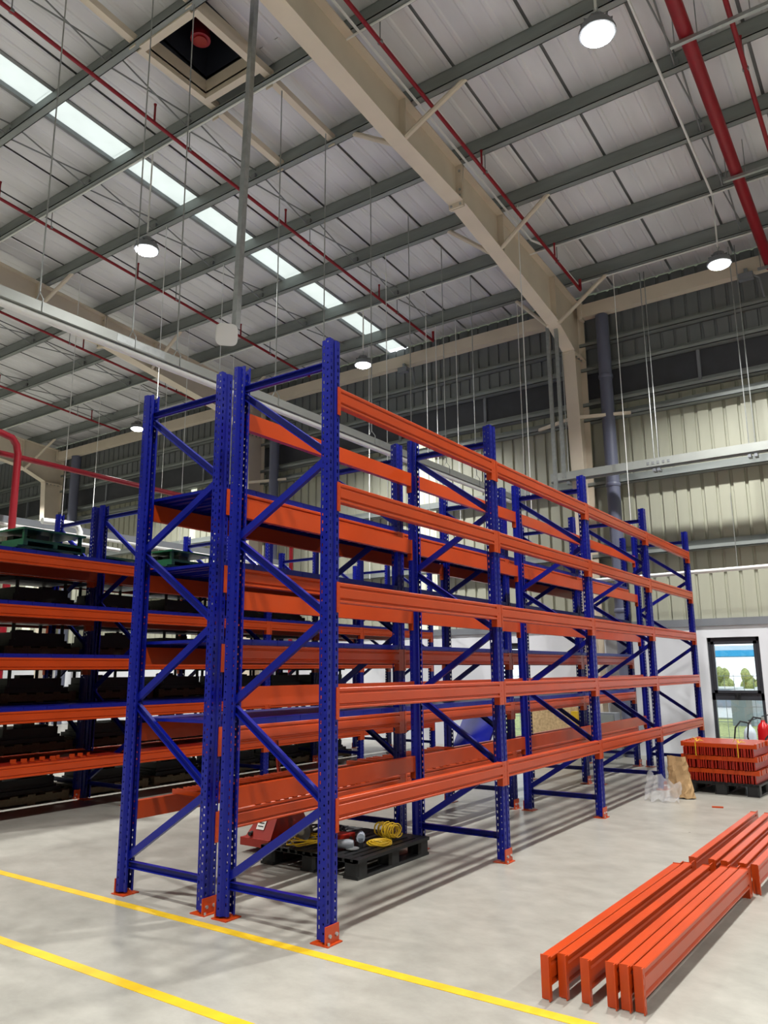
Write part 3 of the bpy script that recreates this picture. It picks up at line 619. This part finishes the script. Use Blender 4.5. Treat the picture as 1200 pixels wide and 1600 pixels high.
for rn, x0, y0, levs, dk in ROWS[3:]:
    for k in range(4):
        for li in range(-1, 5):
            for j in range(2):
                yy = y0+k*L+.62+j*1.1; xx = x0-D/2
                if k == 3 and (li > 1 or j == 1): continue
                if k == 2 and li >= 4: continue
                z = 0 if li < 0 else levs[li]+(.043 if li > 0 else -.003)
                where = ('floor' if li < 0 else LEV[li])
                tail = '%s rack row, %s %s, %s spot' % (rn, where, 'under the beams' if li < 0 else 'level', POS[j]+' in '+BAYS[k])
                if li == 4:
                    load('machine_fixture', 'green machine fixture, '+tail, 'machine part', GP[ct % 3], (xx, yy, z), random.choice((0, math.pi)), 'green fixtures on the top level')
                    if j == 1 and k < 2 and rn == 'fourth': load('machine_fixture', 'green machine fixture stacked second, '+tail, 'machine part', GP[(ct+1) % 3], (xx+.02, yy+.03, z+.226), .05, 'green fixtures on the top level')
                else:
                    load('wooden_pallet', 'worn wooden pallet, '+tail, 'pallet', WP, (xx, yy, z), 0, 'wooden pallets on the far racks')
                    load('press_mould', 'dark steel press mould, '+tail, 'mould', MP[ct % 5], (xx, yy, z+.118), random.choice((0, math.pi)), 'press moulds on the far racks')
                ct += 1

for k in range(9):
    x, y = -5.12-.05*random.random(), 1.05+.115*k+random.uniform(-.02, .02)
    s = MB(); s.box(-.05, -.03, 0, .05, .03, .008); s.box(-.05, -.03, 0, -.042, .03, .04)
    tag(s.build('bracket', M_ORANGE, None, False, (x, y, .60-.004), random.uniform(-.6, .6)), 'small red bracket on the third rack lowest deck, number %s from the left' % NUM[k], 'bracket', 'loose brackets')

# ------------------------------------------------------------------ things around the racks
def plastic_pallet(lb, x, y, rz, dx=1.0, dy=1.0, hh=.145):
    t = thing('plastic_pallet', lb, 'pallet', (x, y, 0), rz)
    s = MB()
    for k in range(13):
        a = -dx/2+k*dx/12.6; s.box(a, -dy/2, hh-.025, a+.055*dx, dy/2, hh)
    for yy in (-dy/2, -.06, dy/2-.12): s.box(-dx/2, yy, hh-.03, dx/2, yy+.12, hh-.002)
    s.build('deck_slats', M_BLACK, t)
    for bx in (-dx/2, -.07, dx/2-.14):
        for by in (-dy/2, -.07, dy/2-.14):
            MB().prism([(bx, by+.02), (bx+.02, by), (bx+.12, by), (bx+.14, by+.02), (bx+.14, by+.12), (bx+.12, by+.14), (bx+.02, by+.14), (bx, by+.12)], 'z', .02, hh-.02).build('block', M_BLACK, t)
    for bx in (-dx/2, -.07, dx/2-.14): MB().box(bx, -dy/2, 0, bx+.14, dy/2, .022).build('runner', M_BLACK, t)
    return t
plastic_pallet('black plastic pallet with tools under the front rack', -1.19, 1.74, 0, 1.0, 1.02)
PT = .145
def coil(name, lb, c, r, turns, rad, m, tilt, wob=.02, n=160):
    rnd = random.Random(len(lb)); pts = []; ph = rnd.random()*6
    for i in range(n):
        a = 2*math.pi*turns*i/n; rr = r*(1+.2*math.sin(a*.37+ph)+.12*math.sin(a*1.7)+rnd.uniform(-.05, .05)); u = i/n-.5
        p = Vector((u*tilt[1]+.4*rr*math.cos(a), rr*math.cos(a), rr*math.sin(a)*tilt[0])) if tilt[2] else Vector((rr*math.cos(a), rr*math.sin(a)*.9, .012+abs(wob*math.sin(a*.71+ph))))
        pts.append(p)
    return tag(MB().tube(pts, rad, 6).build(name, m, None, True, c), lb, 'cable')
coil('cable_coil', 'big yellow cable coil standing on the black pallet', (-.95, 2.0, PT+.066), .05, 15, .0055, M_CABLE, (1, .2, True), .02, 260)
coil('cable_coil', 'small yellow cable loop lying in front of the big coil', (-.84, 1.74, PT), .085, 4, .007, M_CABLE, (1, 1, False))
coil('cable_coil', 'loose yellow cable tangle at the left of the black pallet', (-1.35, 1.42, PT), .14, 4, .006, M_CABLE, (1, 1, False), .05)
coil('cable_coil', 'black cable tangle at the back of the black pallet', (-1.42, 1.75, PT), .17, 4, .009, M_RUBBER, (1, 1, False), .06)
t = thing('angle_grinder', 'grey angle grinder lying on the black pallet', 'tool', (-1.0, 1.44, PT+.045), .5)
MB().tube([(-.17, 0, 0), (-.15, 0, 0), (-.02, 0, 0), (.05, 0, 0), (.09, 0, 0)], [.02, .03, .033, .04, .03], 12).build('body', M_GREYTRIM, t, True)
MB().lathe([(.03, -.04), (.055, -.035), (.055, -.028), (.02, -.02)], (.08, 0, 0), 16).build('disc_guard', M_ZINC, t, True); MB().tube([(.05, .03, 0), (.05, .13, .02)], .015, 8).build('side_handle', M_RUBBER, t)
t = thing('power_drill', 'dark grey power tool on the pallet near the small yellow loop', 'tool', (-.98, 1.66, PT+.04), 2.2)
MB().tube([(-.09, 0, .03), (.02, 0, .03), (.09, 0, .03), (.14, 0, .03)], [.035, .035, .025, .012], 12).build('body', M_GREYBIN, t, True); MB().box(-.09, -.02, -.04, -.03, .02, .03).build('grip', M_RUBBER, t)
t = thing('tool_case', 'small red tool case on the black pallet', 'case', (-1.14, 1.6, PT), .3)
MB().box(-.1, -.07, 0, .1, .07, .07).build('body', M_RED, t); MB().box(-.1, -.07, .07, .1, .07, .085).build('lid', M_RED, t); MB().tube([(-.04, -.075, .05), (-.04, -.1, .05), (.04, -.1, .05), (.04, -.075, .05)], .007, 6).build('handle', M_BLACK, t)
t = thing('cable_reel', 'grey round cable reel at the left of the black pallet', 'reel', (-1.47, 1.5, PT+.085), .4)
for y in (-.04, .03): MB().tube([(0, y, 0), (0, y+.01, 0)], .08, 20).build('flange', M_GREYTRIM, t)
MB().tube([(0, -.03, 0), (0, .03, 0)], .055, 16).build('drum', M_RUBBER, t); MB().tube([(0, -.045, 0), (0, -.03, 0)], .03, 12).build('hub', M_ZINC, t)

# hand pallet truck behind the pallet
t = thing('pallet_truck', 'red hand pallet truck with its forks in the black pallet', 'pallet truck', (-1.81, 1.74, 0))
for sy in (-1, 1):
    f = MB().prism([(.0, .05), (.5, .045), (.53, .055), (.5, .075), (.0, .08)], 'y', sy*.2-.07, sy*.2+.07).build('fork', M_RED, t)
    MB().tube([(.44, sy*.2-.05, .04), (.44, sy*.2+.05, .04)], .036, 14).build('load_roller', M_RUBBER, f)
c_ = MB(); c_.box(-.34, -.29, .055, .0, .29, .12)
n = len(c_.v); c_.v += [(-.3, -.27, .12), (0, -.27, .12), (0, .27, .12), (-.3, .27, .12), (-.15, -.06, .5), (-.02, -.06, .5), (-.02, .06, .5), (-.15, .06, .5)]
c_.f += [tuple(n+i for i in q) for q in ((4, 5, 6, 7), (0, 1, 5, 4), (1, 2, 6, 5), (2, 3, 7, 6), (3, 0, 4, 7))]
ch = c_.build('chassis', M_RED, t)
lp = MB().quad((-.2, -.232, .19), (-.11, -.232, .19), (-.11, -.177, .29), (-.2, -.177, .29)).build('label_plate', M_LABEL, ch); lp.location = (0, -.008, -.0)
for k in range(3): MB().cbox((-.155, -.2-.0137*k, .265-.025*k), (.06, .006, .007)).build('print_line', M_BLACK, ch)
MB().tube([(-.24, -.24, .155), (-.24, -.28, .15)], .018, 10).build('knob', M_RUBBER, ch)
for sy in (-1, 1): MB().tube([(-.3, sy*.03, .08), (-.3, sy*.09, .08)], .08, 18).build('steer_wheel', M_RUBBER, t)
hd = MB().tube([(-.12, 0, .48), (-.17, -.0, .7), (-.2, 0, .95)], .018, 8).build('handle', M_RED, t)
MB().tube([(-.2, 0, .95), (-.2, -.09, .98), (-.2, -.12, 1.04), (-.2, -.08, 1.08), (-.2, .08, 1.08), (-.2, .12, 1.04), (-.2, .09, .98), (-.2, 0, .95)], .013, 8).build('grip_loop', M_BLACK, hd, True)

# orange beams lying on the floor at the lower right
NB = ((1.385, -.03, 'leftmost'), (1.447, .03, 'second'), (1.565, .03, 'third, lying alone'), (1.68, .05, 'fourth'), (1.742, .06, 'fifth'), (1.804, .07, 'rightmost'))
for k, (x, y, nm) in enumerate(NB):
    o = beam(x, y+L/2, .193, 0, 'orange beam on the floor, nearer bundle, %s' % nm, 'beams lying on the floor'); o.rotation_euler[2] = math.radians((-1.2, -1.2, -1.4, -1.3, -1.3, -1.3)[k])
FB = ((1.47, 'leftmost'), (1.60, 'second'), (1.69, 'third'), (1.80, 'fourth'), (1.89, 'rightmost'))
for k, (x, nm) in enumerate(FB):
    beam(x, 2.42+L/2, .193, math.radians(-.8+.3*(k % 2)), 'orange beam on the floor, farther bundle, %s' % nm, 'beams lying on the floor')

# pallet of red cross bars at the right
px, py, prz = .715, 7.45, math.radians(-3)
plastic_pallet('black plastic pallet under the red bars by the window', px, py, prz, .9, 1.0)
ME_RB = MB().sweep((-.47, 0, 0), (.47, 0, 0), [(-.022, 0), (.022, 0), (.022, .05), (.016, .05), (.016, .006), (-.016, .006), (-.016, .05), (-.022, .05)]).mesh('red_bar', M_RED)
hd_ = MB(); hd_.sweep((-.43, 0, 0), (.43, 0, 0), [(-.03, 0), (.03, 0), (.03, .05), (-.03, .05)]); hd_.box(-.46, -.035, .0, -.43, .035, .06); hd_.box(.43, -.035, 0, .46, .035, .06); ME_RBW = hd_.mesh('red_bar', M_ORANGE)
ME_SHORT = MB().sweep((0, -.45, 0), (0, .45, 0), [(-.007, 0), (.007, 0), (.007, .095), (-.007, .095)]).mesh('red_bar', M_RED)
z = .147; rot = Matrix.Rotation(prz, 3, 'Z')
for layer in range(6):
    if layer % 2 == 0:
        for k in range(30):
            v = rot @ Vector((-.415+k*.0285, random.uniform(-.02, .02), 0))
            tag(place('red_bar', ME_SHORT, None, (px+v.x, py+v.y-random.choice((0, 0, .03)), z), prz+random.uniform(-.012, .012)), 'red bar on edge, %s layer of the window pallet, number %s from the left' % (('lowest', '', 'middle', '', 'upper')[layer], NUM[k]), 'steel bar', 'red bars on the pallet')
        z += .097
    else:
        for k in range(10 if layer < 5 else 9):
            v = rot @ Vector((random.uniform(-.015, .015), -.42+k*.092, 0))
            tag(place('red_bar', ME_RBW, None, (px+v.x, py+v.y, z), prz), 'orange red flat bar, %s flat layer of the window pallet, number %s from the front' % (('', 'lowest', '', 'middle', '', 'topmost')[layer], NUM[k]), 'steel bar', 'flat bars on the pallet')
        z += .061
for u in (-.27, .24):
    s = MB()
    for k, ang in enumerate((.2, 1.0, 1.9, 2.7)): s.tube([(u, -.4, z), (u+.05*math.cos(ang), -.4+.05*math.sin(ang), z+.02+.01*k), (u+.08*math.cos(ang), -.4+.03*math.sin(ang), z+.006)], .004, 5)
    s.box(u-.005, -.475, z-.17, u+.005, -.472, z+.004)
    o = tag(s.build('binding_wire', M_CABLE), 'yellow binding strap on the red bars, %s one' % ('left' if u < 0 else 'right'), 'strap', 'binding straps'); o.location = (px, py, 0); o.rotation_euler[2] = prz
# extinguishers behind the pallet
def extinguisher(x, y, lb, m, h=.5, r=.085, z0=0):
    t = thing('fire_extinguisher', lb, 'extinguisher', (x, y, z0), .4)
    MB().lathe([(r*.9, 0), (r, .02), (r, h-.1), (r*.8, h-.04), (r*.35, h), (r*.3, h+.03)], n=20).build('cylinder', m, t, True)
    v = MB().box(-.02, -.02, h+.03, .02, .02, h+.07).build('valve', M_ZINC, t); MB().bar((-.01, 0, h+.08), (.11, 0, h+.11), .02, .012).build('lever', M_BLACK, v)
    MB().tube([(-.02, 0, h+.05), (-.12, 0, h+.07), (-.2, -.02, h-.02), (-.23, -.03, h-.2), (-.2, -.04, h-.36)], .012, 8).build('hose', M_RUBBER, t, True)
extinguisher(.95, 8.75, 'red fire extinguisher with black hose behind the bar pallet', M_EXTRED, .78, .085)
extinguisher(1.25, 8.2, 'second red fire extinguisher at the right edge', M_EXTRED, .62, .085)
extinguisher(.72, 9.0, 'pale blue gas cylinder beside the red extinguisher', mat('pale_blue_paint', (196, 214, 226), .35, 0, .04, 4), .7, .085)
# paper and film rubbish
def crumple(name, m, lb, cat, fn, nu, nv):
    b = MB(); rnd = random.Random(len(lb))
    for i in range(nu+1):
        for j in range(nv+1):
            p = fn(i/nu, j/nv, rnd); b.v.append(tuple(p))
    for i in range(nu):
        for j in range(nv): a = i*(nv+1)+j; b.f.append((a, a+1, a+nv+2, a+nv+1))
    return tag(b.build(name, m, None), lb, cat)
def bagf(u, v, r):      # standing crushed sack: closed tube pinched at the top
    a = 2*math.pi*u; z = .01+.47*v; rx, ry = .15*(1-.25*v), .09*(1-.75*v)
    if u in (0, 1): r = random.Random(int(v*100))
    return (.36+rx*math.cos(a)+r.uniform(-.012, .012)-.05*v, 6.42+ry*math.sin(a)+r.uniform(-.012, .012)+.06*v, z+r.uniform(-.01, .01))
crumple('paper_sack', M_BAG, 'crumpled brown paper sack on the floor by the bar pallet', 'sack', bagf, 18, 9)
def filmf(u, v, r):
    x = .02+.42*u; y = 6.2-.22*v; h = .3*(1-v)**1.1*(1-.45*u)+.012
    return (x+r.uniform(-.012, .012), y+.05*math.sin(u*17)+r.uniform(-.02, .02), max(.006, h+.025*math.sin(u*23+v*5)+r.uniform(-.012, .012)))
fo = crumple('plastic_film', M_FILM, 'crumpled clear plastic film in front of the paper sack', 'plastic film', filmf, 16, 7)
fo.data.polygons.foreach_set('use_smooth', [True]*len(fo.data.polygons))
tag(MB().box(-.06, -.02, 0, .06, .02, .012).build('wood_scrap', M_ORANGE, None, False, (.86, 5.95, 0), .3), 'small orange scrap on the floor right of the film', 'scrap')

# stack of blue deck panels leaning, board and bin near the wall
t = thing('panel_stack', 'leaning stack of blue deck panels near the far rack end', 'panel stack', (-4.35, 9.55, 0))
for k in range(9):
    o = MB().box(-.42, 0, 0, .42, .02, .95).build('panel', M_BLUE, t, False, (-.012*k, .03*k, 0)); o.rotation_euler = (math.radians(-33), 0, math.radians(-12))
t = thing('board_stack', 'pale strand board leaning at the back wall', 'board', (-3.0, 10.5, 0))
for k in range(3): o = MB().box(-.55, 0, 0, .55, .018, .85).build('board', M_OSB, t, False, (.02*k, .022*k, 0)); o.rotation_euler = (math.radians(-8), 0, 0)
t = thing('warning_box', 'small yellow box on a black stand by the board', 'box', (-2.5, 10.4, 0)); MB().box(-.06, -.06, 0, .06, .06, .5).build('stand', M_BLACK, t); MB().box(-.06, -.07, .5, .06, .06, .78).build('yellow_body', M_YELLOW, t)
t = thing('grey_cabinet', 'grey metal cabinet at the foot of the column', 'cabinet', (-1.95, 10.2, 0)); MB().box(-.35, -.15, 0, .3, .15, .78).build('body', M_GREYTRIM, t); MB().box(-.33, -.165, .04, .28, -.15, .75).build('door', M_PURLIN, t)

# ------------------------------------------------------------------ outside the windows
tag(MB().box(-40, YW+.25, -.25, 40, 60, -.1).build('ground_outside', M_GRASS), 'grassy ground outside the window', kind='structure')
fe = thing('wire_fence', 'grey wire mesh fence outside the window', 'fence', (0, 15, -.1))
for k in range(8): MB().tube([(-6+k*1.6, 0, 0), (-6+k*1.6, 0, 1.55)], .025, 8).build('post', M_GREYBIN, fe)
for k in range(5): MB().tube([(-6, 0, .15+k*.33), (5.2, 0, .15+k*.33)], .007, 6).build('wire', M_GREYBIN, fe)
for k in range(56): MB().tube([(-6+k*.2, 0, .1), (-6+k*.2, 0, 1.5)], .006, 5).build('wire', M_GREYBIN, fe)
for x in (-1.9, 2.0): MB().tube([(x-.9, -.6, .0), (x, 0, 1.3)], .03, 8).build('stay', M_GREYBIN, fe)
t = thing('storage_container', 'grey sheet container standing behind the fence outside', 'container', (-1.35, 21, -.1)); MB().box(-.55, 0, 0, .02, 2, .95).build('body', M_GREYBIN, t); MB().box(-.6, -.05, .95, .07, 2.05, 1.0).build('lid', M_CONCOUT, t)
t = thing('canopy', 'long blue canopy roof on posts outside the window', 'canopy', (-6, 36, 0)); MB().box(-16, 0, 2.08, 16, 4, 2.36).build('roof', M_SHEDBLUE, t); MB().box(-16, 1, 2.36, 16, 4, 2.6).build('gutter', M_WHITE, t)
for k in range(9): MB().box(-15.5+k*3.8, .2, -.1, -15.3+k*3.8, .4, 2.08).build('post', M_CONCOUT, t)
for k in range(12):
    x = -19+k*1.9; tr = thing('shrub', 'green shrub beyond the blue canopy outside, number %s from the left' % NUM[k], 'shrub', (x, 46+(k % 2)*2.2, -.3), 0, 'shrubs outside'); rr = random.Random(k); s = MB()
    for q in range(14): s.lathe([(.05, 0), (.22, .15), (.28, .4), (.2, .62), (.05, .75)], (rr.uniform(-.8, .8), rr.uniform(-.5, .5), rr.uniform(0.3, 1.25) if q > 3 else 0), 7)
    s.build('foliage', M_GRASS, tr, True)
for k in range(4):
    tr = thing('parked_crate', 'pale crate in the yard outside, number %s from the left' % NUM[k], 'crate', (-9+k*2.3, 31, -.05), 0, 'crates in the yard'); MB().box(-.8, 0, 0, .8, 1, .75).build('body', (M_GREYBIN, M_WHITE)[k % 2], tr); MB().box(-.84, -.04, .75, .84, 1.04, .82).build('lid', M_WHITE, tr)
tag(MB().box(-30, 24, -.09, 30, 44, -.05).build('yard_outside', M_CONCOUT), 'pale concrete yard outside', kind='structure')
